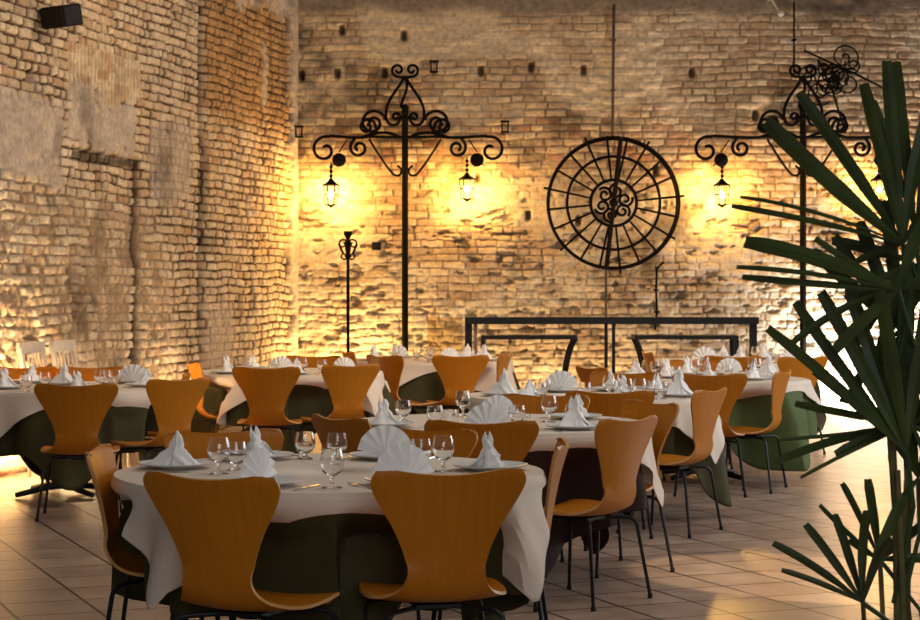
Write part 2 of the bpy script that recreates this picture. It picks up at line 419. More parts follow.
def chair_meshes():
    S = shell_grid(); nu = 16; n = len(S); th = .011
    G = np.zeros((n, nu + 1, 3))
    for i, (y, z, w, s) in enumerate(S):
        back = max(0, min(1, (s - .5) / .12)); back = back * back * (3 - 2 * back)
        for k in range(nu + 1):
            u = -1 + 2 * k / nu
            x = u * w
            yy = y + back * .035 * u * u * min(1, (w / .23)) ; zz = z
            zz += (1 - back) * .018 * u * u * (1 if s > .1 else s / .1)
            if s > .80:                                      # top edge dips in the middle, ears rounded
                t = (s - .80) / .20
                zz += t * (-.012 + .016 * min(1, abs(u) / .8) ** 2) - t * t * .012 * max(0, (abs(u) - .75) / .25) ** 2
            if s < .12: 
                t = 1 - s / .12
                yy -= t * .03 * abs(u) ** 3
            G[i, k] = (x, yy, zz)
    # normals
    du = np.gradient(G, axis=1); ds = np.gradient(G, axis=0)
    Nn = np.cross(du, ds); Nn /= np.linalg.norm(Nn, axis=2, keepdims=True)
    if Nn[5, nu // 2, 2] > 0: Nn = -Nn                       # Nn points to the underside / rear
    O = G + Nn * th
    cut = min(range(n), key=lambda i: abs(S[i][3] - 9.4 / 19))
    out = []
    for (a, b_) in ((cut, n - 1), (0, cut)):
        mb = MB(); rows = b_ - a + 1; W = nu + 1
        vs = [tuple(v) for v in G[a:b_ + 1].reshape(-1, 3)] + [tuple(v) for v in O[a:b_ + 1].reshape(-1, 3)]
        ofs = rows * W; fs = []; ms = []
        nr = list(-Nn[a:b_ + 1].reshape(-1, 3)) + list(Nn[a:b_ + 1].reshape(-1, 3))
        for i in range(rows - 1):
            for k in range(nu):
                p = i * W + k
                fs.append((p, p + 1, p + W + 1, p + W)); ms.append(0)
                fs.append((ofs + p, ofs + p + W, ofs + p + W + 1, ofs + p + 1)); ms.append(0)
        def rim(loop):
            for p, q in zip(loop[:-1], loop[1:]):
                fs.append((p, q, ofs + q, ofs + p)); ms.append(1)
        rim([i * W for i in range(rows)]); rim([i * W + nu for i in range(rows)][::-1])
        if a == 0: rim(list(range(W))[::-1])
        else: rim([(rows - 1) * W + k for k in range(W)])
        mb.v = vs; mb.f = fs; mb.m = ms
        out.append(mb)
    return out
def make_chair():
    t = empty('dining_chair')
    back, seat = chair_meshes()
    for mb, nm in ((back, 'backrest'), (seat, 'seat')):
        o = mb.build(nm, [M['shell'], M['ply']], t)
    c = MB(); c.box((0, -.005, .374), (.15, .17, .012)); c.lathe([(.001, .354), (.055, .354), (.06, .36), (.06, .384), (.001, .384)], n=20)
    c.build('mounting_plate', M['black_tube'], t)
    for sx in (-1, 1):
        for sy in (-1, 1):
            ex, ey = .235 * sx, (.215 if sy > 0 else -.225)
            pts = [(.03 * sx, .05 * sy, .370), (.10 * sx, .10 * sy, .370), (.15 * sx, .145 * sy, .368)]
            k0 = Vector((.15 * sx, .145 * sy, .368)); k1 = Vector((.195 * sx, .18 * sy, .330))
            c1 = Vector((.188 * sx, .174 * sy, .367))
            for q in range(1, 7):
                u = q / 6; pts.append(tuple(k0 * (1 - u) ** 2 + c1 * 2 * u * (1 - u) + k1 * u * u))
            pts.append((ex, ey, .012))
            l = MB().tube(pts, .0085, 8).build('leg', M['black_tube'], t)
            MB().lathe([(.001, 0), (.011, 0), (.012, .004), (.0105, .022), (.001, .022)], (ex, ey, 0), 12).build('foot_cap', M['black_tube'], l)
    return t

# ------------------------------------------------------------------ tables, cloths
R = .76; ZT = .73
TN = {1: 'the nearest table', 2: 'the brown-skirted middle table', 3: 'the table right of centre', 4: 'the right-hand table with the lit olive skirt',
      5: 'the far centre table', 6: 'the table in front of the room corner', 7: 'the leftmost table', 8: 'the farthest right table'}
TAB = {  # centre px, centre distance, corner angle of overlay, skirt material
    1: (330, 7.30, -37, 'olive'), 2: (492, 9.90, -15, 'brown'), 3: (588, 12.5, -33, 'olive'), 4: (703, 14.8, -87, 'green'),
    5: (428, 18.6, -30, 'olive'), 6: (285, 16.0, -122, 'olive'), 7: (62, 13.6, -24, 'olive'), 8: (728, 18.4, -60, 'olive')}
TC = {k: Vector(((v[0] - 460) / F * v[1], v[1], 0)) for k, v in TAB.items()}

# chairs: table, px of top of back, distance, facing (dx, dy) or None = towards table, label, group
CH = [
 (1, 450, 6.30, (-.20, .97), 'orange shell chair seen from behind at front right of the nearest table'),
 (1, 207, 6.15, (.45, .89), 'orange shell chair seen from behind at front left of the nearest table'),
 (1, 95, 7.15, (1, .02), 'brown side-on shell chair at the left end of the nearest table, pale sheen on back'),
 (1, 562, 7.45, (-1, .06), 'narrow side-on orange chair at the right end of the nearest table'),
 (1, 223, 8.08, (.42, -1), 'shell chair facing the camera behind the napkins at back left of the nearest table'),
 (1, 425, 8.20, (-.5, -1), 'dark shell chair facing the camera behind the glasses at back right of the nearest table'),
 (2, 337, 8.95, (.82, .57), 'shell chair turned towards the brown-skirted table at its front left corner'),
 (2, 481, 8.66, (.10, 1), 'shell chair seen from behind at the front middle of the brown-skirted table'),
 (2, 631, 8.85, (-.80, .60), 'large orange shell chair showing seat and legs at front right of the brown-skirted table'),
 (2, 640, 10.1, (-.88, -.47), 'dark shell chair half hidden behind the large orange one of the brown-skirted table'),
 (2, 546, 10.8, (-.35, -1), 'dark shell chair facing the camera on the far side of the brown-skirted table'),
 (3, 610, 11.15, (0, 1), 'shell chair seen from behind in front of the table right of centre'),
 (3, 713, 11.4, (-.87, .49), 'tall looking orange side-on chair at the right of the white cloth corner'),
 (3, 626, 13.65, (-.3, -1), 'dark shell chair facing the camera on the far side of the table right of centre'),
 (4, 710, 13.40, (.12, 1), 'broad orange shell chair seen from behind at the front of the green-skirted right table'),
 (4, 785, 13.85, (-.93, .37), 'pale orange narrow side-on chair against the lit olive skirt'),
 (4, 590, 14.6, (1, .45), 'shell chair at the left end of the green-skirted right table below the iron frame'),
 (4, 700, 16.0, (-.1, -1), 'dark shell chair facing the camera behind the green-skirted right table'),
 (8, 804, 16.75, (-.45, 1), 'orange shell chair nearest the palm leaves by the bright wall'),
 (8, 733, 16.95, (.1, 1), 'shell chair seen from behind at the front of the farthest right table'),
 (8, 654, 18.1, (1, .1), 'bright orange chair at the left end of the farthest right table'),
 (5, 461, 17.1, (-.2, 1), 'shell chair seen from behind at front right of the far centre table'),
 (5, 383, 17.1, (.75, .66), 'bright orange chair seen from behind at front left of the far centre table'),
 (5, 352, 18.2, (1, .3), 'orange chair at the left end of the far centre table'),
 (5, 507, 17.75, (-1, .25), 'thin edge-on orange chair at the right end of the far centre table'),
 (6, 266, 14.55, (0, 1), 'broad brown-orange chair seen from behind at the front of the corner table'),
 (6, 352, 15.0, (-.62, 1), 'shell chair seen from behind at front right of the corner table'),
 (6, 195, 15.5, (1, .35), 'bright yellow-lit side-on chair at the left end of the corner table'),
 (6, 314, 17.0, (-.2, -1), 'dark shell chair facing the camera behind the corner table'),
 (7, 76, 12.0, (-.1, 1), 'broad orange shell chair seen from behind at the front of the leftmost table'),
 (7, 180, 12.7, (-.72, .7), 'olive-orange chair seen from behind at the right of the leftmost table'),
 (7, 187, 13.55, (-1, -.1), 'dark side-on chair behind the olive-orange one of the leftmost table'),
 (7, 92, 14.6, (0, -1), 'dark shell chair facing the camera on the far side of the leftmost table'),
 (7, 24, 14.6, (.15, -1), 'dark shell chair facing the camera at the far side, nearest the left wall'),
]
chairs = {k: [] for k in TAB}
CB = .27
proto = make_chair(); first = True
for (t, px, Y, fc, lab) in CH:
    d = Vector((fc[0], fc[1], 0)).normalized()
    p = Vector(((px - 460) / F * Y, Y, 0))
    rv = p - TC[t]
    if t != 1 and rv.length < .85: p = TC[t] + rv.normalized() * .85
    p = p + d * CB
    c = proto if first else copy_thing(proto); first = False
    c.location = (p.x, p.y, 0); c.rotation_euler = (0, 0, math.atan2(-d.x, d.y))
    tag(c, lab, 'chair', 'orange shell chairs around the dining tables')
    chairs[t].append((p, d)); chairs.setdefault('all', []).append((p, d))

def cloth(tk, corner_deg, under, step_r=.018):
    c = TC[tk]; al = math.radians(corner_deg)
    NT = 220; seed = tk * 13 + (5 if under else 0)
    rr = random.Random(tk); ph = [rr.uniform(0, 6.28) for _ in range(6)]
    rings = [.0, .25, .5, .68, .74]; NH = 26
    vs = []; 
    off = .006 if under else .016
    zt = ZT + (.0015 if under else .0045)
    for k in range(NT):
        th = 2 * PI * k / NT; q = th - al
        cr = max(abs(math.cos(q - PI / 4)), abs(math.sin(q - PI / 4)))   # corner at th = al
        if under:
            L = R + .40 + .25 * (max(0, math.cos(4 * q)) ** 1.5) + .03 * math.sin(3 * th + ph[0])
        else:
            L = min(.825 / cr, 1.15)
        hmax = L - R
        for r_ in rings: vs.append((r_ * math.cos(th), r_ * math.sin(th), zt))
        for j in range(NH):
            h = hmax * (j / (NH - 1)) 
            w = min(1, h / .30); w = w * w * (3 - 2 * w)
            folds = ((.05 if under else .036) * math.cos(9 * th + ph[1]) + .024 * math.cos(14 * th + ph[2] + 2 * h) + .014 * math.cos(23 * th + ph[3])) * w
            rad = R + off + .008 * min(1, h / .02) + h * (.05 + .13 * max(0, math.cos(4 * q))) * (1 if not under else .75) + folds + (.02 * w if not under else 0)
            if not under: rad += .018 * w
            z = zt - h + (0.004 if h < .01 else 0)
            if j == 0: rad = R - .002; z = zt
            x, y = rad * math.cos(th), rad * math.sin(th)
            z = max(z, .012)
            wx, wy = x + c.x, y + c.y
            # hang in front of the seats rather than through them
            for (p, d) in chairs['all']:
                if (p - c).length > 1.6: continue
                lx = (wx - p.x) * d.y - (wy - p.y) * d.x
                ly = (wx - p.x) * d.x + (wy - p.y) * d.y
                zf = min(1, max(0, (.70 - z) / .16)); zf = zf * zf * (3 - 2 * zf)
                xf = min(1, max(0, (.34 - abs(lx)) / .08)); xf = xf * xf * (3 - 2 * xf)
                lim = .26 + (.006 if under else .04)
                if ly < lim and ly > -.75 and zf * xf > 0 and z < .70:
                    mv = (lim - ly) * zf * xf
                    mv = min(mv, .26)
                    wx += d.x * mv; wy += d.y * mv
            vs.append((wx - c.x, wy - c.y, z))
    W = len(rings) + NH; fs = []
    for k in range(NT):
        k2 = (k + 1) % NT
        for j in range(W - 1):
            a, b_, c_, d_ = k * W + j, k * W + j + 1, k2 * W + j + 1, k2 * W + j
            if j == 0: fs.append((a, b_, c_))
            else: fs.append((a, b_, c_, d_))
    mb = MB().add(vs, fs)
    nm = 'skirt_cloth' if under else 'overlay_cloth'
    o = mb.build(nm, M[TAB[tk][3]] if under else M['ivory'], merge=True)
    o.location = (c.x, c.y, 0)
    so = o.modifiers.new('thickness', 'SOLIDIFY'); so.thickness = .0022; so.offset = 1
    return o
SK = {'olive': 'dark olive', 'brown': 'dark brown', 'green': 'lit olive'}
tproto = None
for k in TAB:
    if tproto is None:
        t = empty('round_table')
        MB().lathe([(.001, .695), (R - .02, .695), (R - .005, .70), (R - .004, .722), (R - .012, .728), (.001, .728)], n=72).build('tabletop', M['tabletop'], t)
        MB().lathe([(.10, .695), (.09, .675), (.032, .66), (.032, .07), (.001, .07)], n=24).build('pedestal', M['black_tube'], t)
        for q in range(4):
            a = PI / 4 + q * PI / 2
            MB().tube([(0, 0, .065), (.12 * math.cos(a), .12 * math.sin(a), .06), (.36 * math.cos(a), .36 * math.sin(a), .022)], [.026, .024, .018], 8).build('foot', M['black_tube'], t)
        tproto = t
    else: t = copy_thing(tproto)
    t.location = TC[k]
    tag(t, 'round table under ' + SK[TAB[k][3]] + ' and ivory cloths, ' + {1: 'the nearest of all', 2: 'in the middle of the room', 3: 'right of centre', 4: 'at the right', 5: 'far centre', 6: 'near the room corner', 7: 'leftmost', 8: 'farthest right'}[k], 'table', 'round dining tables')
    u = cloth(k, TAB[k][2] + (40 if k != 3 else 10), True)
    tag(u, SK[TAB[k][3]] + ' floor-length skirt cloth hanging from ' + TN[k], 'tablecloth', 'long skirt cloths')
    w = cloth(k, TAB[k][2], False)
    tag(w, 'ivory square overlay cloth with hanging corners on ' + TN[k], 'tablecloth', 'ivory overlay cloths')

# ------------------------------------------------------------------ tableware
ZC = ZT + .0075
def mk_plate():
    pr = [(.001, .004), (.075, .004), (.085, .006), (.132, .016), (.140, .020), (.1405, .022), (.139, .0235), (.130, .0205), (.088, .0105), (.078, .0085), (.001, .0085)]
    mb = MB().lathe([(.001, 0), (.07, 0), (.075, .004)] , n=40); mb.lathe(pr, n=48)
    return mb.build('plate', M['plate'])
def mk_fan():
    n = 7; vs = []; fs = []
    NR = 7; NA = n * 2 + 1
    for i in range(NA):
        a = PI * (0.04 + .92 * i / (NA - 1))
        zig = (1 if i % 2 else -1)
        for j in range(NR):
            r_ = .012 + (.094 - .0015 * (i % 2)) * j / (NR - 1)
            amp = .002 + .007 * j / (NR - 1)
            vs.append((-r_ * math.cos(a) * 1.02, zig * amp + .02 * (r_ / .11) ** 2, .012 + r_ * math.sin(a) * 1.02))
    for i in range(NA - 1):
        for j in range(NR - 1):
            a = i * NR + j; fs.append((a, a + 1, a + NR + 1, a + NR))
    mb = MB().add(vs, fs)
    # folded foot that props the fan
    ft = []; 
    for s in (-1, 1):
        ft = [(0, .0, .012), (s * .05, -.035, .002), (s * .085, .012, .004), (s * .03, .03, .06), (0, .045, .004)]
        mb.add(ft, [(0, 1, 2, 3), (0, 3, 4), (2, 4, 3)])
    o = mb.build('fan_napkin', M['napkin'], smooth=False)
    s = o.modifiers.new('t', 'SOLIDIFY'); s.thickness = .0016
    return o
def mk_point(seed, hgt=.125):
    r = random.Random(seed); N = 44; NR = 14; vs = []; fs = []
    p = [r.uniform(0, 6.28) for _ in range(6)]; lx, ly = r.uniform(-.02, .02), r.uniform(-.015, .015)
    for j in range(NR):
        t = j / (NR - 1)
        for i in range(N):
            a = 2 * PI * i / N
            base = .046 * (1 - t) ** .8 + .013 + .020 * max(0, .25 - t) * 4
            neck = 1 - .35 * math.exp(-((t - .62) / .13) ** 2)
            rad = base * neck * (1 + .30 * math.cos(2 * a + p[0] + 1.5 * t) + .20 * math.cos(3 * a + p[1] - t) + .12 * math.cos(7 * a + p[2] + 3 * t) + .07 * math.cos(11 * a + p[3]))
            x = rad * math.cos(a) + lx * t * 1.6; y = rad * math.sin(a) * .8 + ly * t
            z = hgt * t + (.016 * math.cos(2 * a + p[4]) + .008 * math.cos(5 * a + p[5])) * t ** 2 + .006 * math.cos(4 * a + p[5]) * (1 - t) * (1 if j else 0)
            vs.append((x, y, max(.002, z + .004)))
    for j in range(NR - 1):
        for i in range(N):
            fs.append((j * N + i, j * N + (i + 1) % N, (j + 1) * N + (i + 1) % N, (j + 1) * N + i))
    mb = MB().add(vs, fs)
    # loose cloth tails spreading from the cone
    for q in range(2):
        sa = p[q] ; ca, sn = math.cos(sa), math.sin(sa); g = []
        for u in range(6):
            for v in range(5):
                U_, V_ = u / 5, v / 4 - .5
                rr_ = .02 + .075 * U_; w_ = .075 * (1 - .75 * U_)
                xx, yy = rr_, V_ * w_
                zz = .055 * (1 - U_) ** 1.6 + .010 * math.cos(V_ * 9 + q) * (1 - U_) + .005
                g.append((xx * ca - yy * sn, xx * sn + yy * ca, zz))
        mb.add(g, [(u * 5 + v, u * 5 + v + 1, u * 5 + v + 6, u * 5 + v + 5) for u in range(5) for v in range(4)])
    o = mb.build('folded_napkin', M['napkin'], smooth=True)
    s = o.modifiers.new('t', 'SOLIDIFY'); s.thickness = .0016
    return o
def mk_glass(tall):
    if tall: pr = [(.001, 0), (.034, 0), (.035, .003), (.012, .008), (.006, .016), (.0055, .032), (.012, .040), (.030, .052), (.040, .072), (.041, .090), (.036, .115), (.031, .132),
                   (.0298, .132), (.0345, .115), (.0395, .090), (.0385, .073), (.028, .055), (.010, .045), (.001, .044)]
    else: pr = [(.001, 0), (.031, 0), (.032, .003), (.013, .008), (.009, .014), (.012, .020), (.030, .032), (.040, .052), (.041, .072), (.036, .095), (.034, .105),
                (.0328, .105), (.0345, .095), (.0395, .072), (.0385, .053), (.028, .036), (.010, .026), (.001, .025)]
    def mod(a, z): return 1 + (.012 * math.cos(12 * a + z * 60) if .03 < z < .085 else 0)
    mb = MB().lathe(pr, n=48, mod=mod)
    return mb.build('tall_goblet' if tall else 'water_goblet', M['glass'])
def mk_knife():
    mb = MB()
    xs = [(-.11, .005, .003), (-.06, .0065, .003), (-.015, .006, .0026), (-.005, .004, .002), (.01, .009, .0012), (.07, .010, .001), (.10, .007, .0008), (.113, .001, .0006)]
    vs = []; 
    for x, w, h in xs: vs += [(x, -w, .001), (x, w, .001), (x, w, .001 + h), (x, -w, .001 + h)]
    fs = [(0, 3, 2, 1)]
    for i in range(len(xs) - 1):
        o = i * 4
        for a in range(4): fs.append((o + a, o + (a + 1) % 4, o + 4 + (a + 1) % 4, o + 4 + a))
    o = (len(xs) - 1) * 4; fs.append((o, o + 1, o + 2, o + 3))
    mb.add(vs, fs); return mb.build('table_knife', M['steel'], smooth=False)
def mk_fork():
    mb = MB()
    mb.tube([(-.10, 0, .003), (-.05, 0, .003), (.0, 0, .007), (.03, 0, .008)], [.005, .004, .0025, .0028], 8)
    mb.box((.045, 0, .006), (.035, .022, .002))
    for i in range(4): mb.tube([(.06, -.0095 + i * .0063, .006), (.08, -.0095 + i * .0063, .004), (.10, -.0095 + i * .0063, .0075)], [.0018, .0016, .0008], 6)
    return mb.build('table_fork', M['steel'])
PRO = {}
def put(kind, x, y, z, rz, label, cat, group):
    mk = {'plate': mk_plate, 'fan': mk_fan, 'p1': lambda: mk_point(1), 'p2': lambda: mk_point(2.4, .11), 'p3': lambda: mk_point(4.1, .095),
          'goblet': lambda: mk_glass(False), 'tall': lambda: mk_glass(True), 'knife': mk_knife, 'fork': mk_fork}
    if kind not in PRO: o = PRO[kind] = mk[kind]()
    else: o = PRO[kind].copy(); COL.objects.link(o)
    o.location = (x, y, z); o.rotation_euler = (0, 0, rz)
    TW.append(o)
    return tag(o, label, cat, group)
def where(tk, x, y):
    dx, dy = x - TC[tk].x, y - TC[tk].y
    fb = 'front' if dy < -.22 else ('back' if dy > .22 else 'middle')
    lr = 'left' if dx < -.2 else ('right' if dx > .2 else 'centre')
    return fb + ' ' + lr
SN = {1: 'the nearest table', 2: 'the brown-skirted table', 3: 'the right-of-centre table', 4: 'the green-skirted table', 5: 'the far centre table', 6: 'the corner table', 7: 'the leftmost table', 8: 'the farthest right table'}
used = {}
def uniq(s): return s
TW = []
placed = {k: [] for k in TAB}
def clampin(tk, x, y, rm):
    v = Vector((x - TC[tk].x, y - TC[tk].y, 0))
    if v.length > rm: v = v.normalized() * rm
    return TC[tk].x + v.x, TC[tk].y + v.y
# settings: table, px, py of the plate, napkin kind, turn
SET = [
 (1, 170, 468, 'p1', .3), (1, 262, 486, 'fan', 1.0), (1, 251, 458, 'p2', .9), (1, 385, 459, 'fan', 0), (1, 418, 487, 'fan', .5), (1, 490, 470, 'p1', 2.0),
 (2, 381, 427, 'p2', .2), (2, 487, 432, 'fan', .15), (2, 497, 417, 'fan', -.2), (2, 597, 431, 'p1', 1.0), (2, 575, 419, 'p3', .4),
 (3, 503, 396, 'p1', .0), (3, 522, 399, 'p3', .3), (3, 561, 392, 'fan', -.1), (3, 624, 399, 'p2', .4), (3, 612, 391, 'p2', 1), (3, 688, 397, 'p1', .7), (3, 655, 394, 'p3', .7),
 (4, 668, 378, 'p2', .3), (4, 685, 374, 'p2', .3), (4, 710, 381, 'p2', 1.0), (4, 738, 374, 'fan', 0), (4, 752, 380, 'p3', 1.0), (4, 768, 378, 'p1', .0), (4, 640, 377, 'p3', 2),
 (5, 398, 358, 'fan', 0), (5, 450, 361, 'fan', .3), (5, 466, 358, 'p3', .1), (5, 488, 361, 'p1', .5), (5, 375, 361, 'p2', .5),
 (6, 221, 374, 'p2', .3), (6, 281, 370, 'fan', .2), (6, 344, 371, 'fan', .1), (6, 300, 376, 'p3', .1), (6, 252, 369, 'p3', .6),
 (7, 6, 389, 'p2', .4), (7, 64, 385, 'p1', .6), (7, 82, 391, 'p2', .5), (7, 137, 383, 'fan', .1), (7, 158, 387, 'p3', .1), (7, 30, 383, 'p3', .4),
 (8, 690, 364, 'fan', .1), (8, 722, 359, 'p3', .1), (8, 765, 359, 'p2', .1), (8, 792, 361, 'fan', .4), (8, 745, 364, 'p1', .4),
]
DESC = {'fan': 'white fan-folded napkin', 'p1': 'tall pointed white napkin', 'p2': 'ruffled white cone napkin', 'p3': 'low crumpled white napkin'}
for (tk, px, py, kd, rz) in SET:
    x, y = on_plane(px, py, ZC)
    x, y = clampin(tk, x, y, R - .17)
    for _ in range(12):
        for (qx, qy) in placed[tk]:
            v = Vector((x - qx, y - qy, 0))
            if v.length < .285:
                v = (v if v.length > 1e-3 else Vector((1, 0, 0))).normalized() * .29
                x, y = clampin(tk, qx + v.x, qy + v.y, R - .15)
    placed[tk].append((x, y))
    w = where(tk, x, y)
    put('plate', x, y, ZC, 0, uniq('white dinner plate at the %s of %s' % (w, SN[tk])), 'plate', 'dinner plates')
    no = put(kd, x, y, ZC + .0095, rz + random.uniform(-.3, .3), uniq(DESC[kd] + ' at the %s of %s' % (w, SN[tk])), 'napkin', 'folded white napkins')
    q = random.uniform(.92, 1.12); no.scale = (q * random.uniform(.92, 1.08), q, q * random.uniform(.9, 1.08))
    # cutlery beside the plate, square to the table centre
    a = math.atan2(TC[tk].y - y, TC[tk].x - x)
    for sgn, kk in ((-1, 'knife'), (1, 'fork')):
        cx, cy = x - sgn * .165 * math.sin(a), y + sgn * .165 * math.cos(a)
        if (Vector((cx, cy, 0)) - TC[tk]).length > R - .1: cx += .1*math.cos(a); cy += .1*math.sin(a)
        if any((cx - qx) ** 2 + (cy - qy) ** 2 < .157 ** 2 for qx, qy in placed[tk]): continue
        if (Vector((cx, cy, 0)) - TC[tk]).length > R - .03: continue
        put(kk, cx, cy, ZC, a, uniq('steel table %s at the %s of %s' % (kk, w, SN[tk])), 'knife' if kk == 'knife' else 'fork', 'steel cutlery')
GL = [
 (1, 337, 460, 'goblet'), (1, 332, 488, 'tall'), (1, 421, 467, 'goblet'), (1, 460, 471, 'tall'), (1, 219, 474, 'tall'), (1, 236, 470, 'goblet'), (1, 300, 459, 'goblet'),
 (2, 403, 421, 'goblet'), (2, 435, 427, 'goblet'), (2, 463, 416, 'tall'), (2, 517, 427, 'goblet'), (2, 549, 422, 'tall'), (2, 573, 426, 'goblet'), (2, 455, 432, 'goblet'),
 (3, 545, 395, 'goblet'), (3, 538, 400, 'goblet'), (3, 609, 397, 'tall'), (3, 643, 401, 'tall'), (3, 650, 397, 'goblet'), (3, 661, 399, 'goblet'), (3, 657, 403, 'tall'), (3, 585, 400, 'goblet'),
 (4, 695, 378, 'tall'), (4, 700, 374, 'tall'), (4, 757, 376, 'tall'), (4, 766, 374, 'tall'), (4, 676, 381, 'goblet'), (4, 655, 375, 'goblet'), (4, 727, 379, 'goblet'),
 (5, 383, 361, 'tall'), (5, 417, 360, 'goblet'), (5, 439, 361, 'tall'), (5, 477, 362, 'goblet'), (5, 430, 364, 'goblet'),
 (6, 239, 374, 'goblet'), (6, 248, 372, 'tall'), (6, 303, 371, 'goblet'), (6, 322, 373, 'goblet'), (6, 268, 377, 'tall'),
 (7, 45, 388, 'goblet'), (7, 100, 389, 'tall'), (7, 116, 385, 'goblet'), (7, 108, 391, 'tall'), (7, 22, 392, 'goblet'),
 (8, 706, 362, 'goblet'), (8, 755, 361, 'tall'), (8, 776, 363, 'tall'), (8, 732, 364, 'goblet'),
]
gp = {k: [] for k in TAB}
for (tk, px, py, kd) in GL:
    x, y = on_plane(px, py, ZC); x, y = clampin(tk, x, y, R - .06)
    for _ in range(14):
        for (qx, qy, rr) in [(a, b_, .18) for a, b_ in placed[tk]] + [(a, b_, .088) for a, b_ in gp[tk]]:
            v = Vector((x - qx, y - qy, 0))
            if v.length < rr:
                v = (v if v.length > 1e-3 else Vector((0, 1, 0))).normalized() * (rr + .002)
                x, y = clampin(tk, qx + v.x, qy + v.y, R - .05)
    gp[tk].append((x, y))
    w = where(tk, x, y)
    put(kd, x, y, ZC, random.uniform(0, 6), uniq(('short-stemmed clear goblet' if kd == 'goblet' else 'taller clear cut-glass goblet') + ' at the %s of %s' % (w, SN[tk])), 'glass', 'clear drinking glasses')

byl = {}
for o in TW: byl.setdefault(o['label'], []).append(o)
ORD = {2: ['left', 'right'], 3: ['leftmost', 'middle', 'rightmost'], 4: ['leftmost', 'second from left', 'third from left', 'rightmost'],
       5: ['leftmost', 'second from left', 'middle', 'second from right', 'rightmost']}
NW = {2: 'two', 3: 'three', 4: 'four', 5: 'five'}
for l_, os_ in byl.items():
    n = len(os_)
    if n < 2: continue
    os_.sort(key=lambda o: o.location.x / o.location.y)
    for o, w_ in zip(os_, ORD.get(n, ['one'] * n)): o['label'] = l_ + ', ' + w_ + ' of ' + NW.get(n, 'several')
# ------------------------------------------------------------------ wrought iron
def spiral(cx, cz, r0, r1, a0, turns, n=26, sgn=1):
    out = []
    for i in range(n + 1):
        t = i / n; a = a0 + sgn * turns * 2 * PI * t; r_ = r0 + (r1 - r0) * t
        out.append((cx + r_ * math.cos(a), cz + r_ * math.sin(a)))
    return out
def bez(p0, p1, p2, p3, n=14):
    o = []
    for i in range(n + 1):
        t = i / n
        o.append(tuple((1 - t) ** 3 * p0[k] + 3 * (1 - t) ** 2 * t * p1[k] + 3 * (1 - t) * t * t * p2[k] + t ** 3 * p3[k] for k in (0, 1)))
    return o
LY = 21.68; S = LY / F
def to3(pts, y=0): return [(p[0] * S, y, -p[1] * S) for p in pts]      # px offsets (x right, y down) -> local metres

def lantern(label, px, py):
    p = at(px, py, LY - .0)
    t = empty('hanging_lantern', p)
    tag(t, label, 'lantern', 'lit iron lanterns hanging from the scroll posts')
    mb = MB(); mb.tube([(0, 0, .10), (0, 0, .30)], .008, 6)
    for zz in (.15, .20, .25): mb.ball((0, 0, zz), .02, 6)
    mb.build('hanger_rod', M['iron'], t)
    MB().lathe([(.001, .125), (.018, .12), (.03, .10), (.06, .075), (.095, .055), (.098, .045), (.001, .05)], n=6).build('lantern_roof', M['iron'], t, smooth=False)
    mb = MB()
    for k in range(6):
        a = k * PI / 3
        mb.tube([(.082 * math.cos(a), .082 * math.sin(a), .05), (.062 * math.cos(a), .062 * math.sin(a), -.16)], .006, 5)
    for zz, rr in ((-.16, .062), (-.05, .073)): mb.tube([(rr * math.cos(k * PI / 3), rr * math.sin(k * PI / 3), zz) for k in range(6)], .006, 5, closed=True)
    mb.lathe([(.001, -.20), (.012, -.19), (.04, -.17), (.062, -.162), (.001, -.158)], n=12)
    mb.build('lantern_cage', M['iron'], t)
    MB().ball((0, 0, -.05), .034, 8).build('light_bulb', M['bulb'], t)
    l = bpy.data.lights.new('lantern_light', 'POINT'); l.energy = LAMP_W; l.color = (1, .54, .12); l.shadow_soft_size = .05
    lo = bpy.data.objects.new('lantern_light', l); COL.objects.link(lo); lo.parent = t; lo.location = (0, -.0, -.05)
    return t
LAMP_W = 150

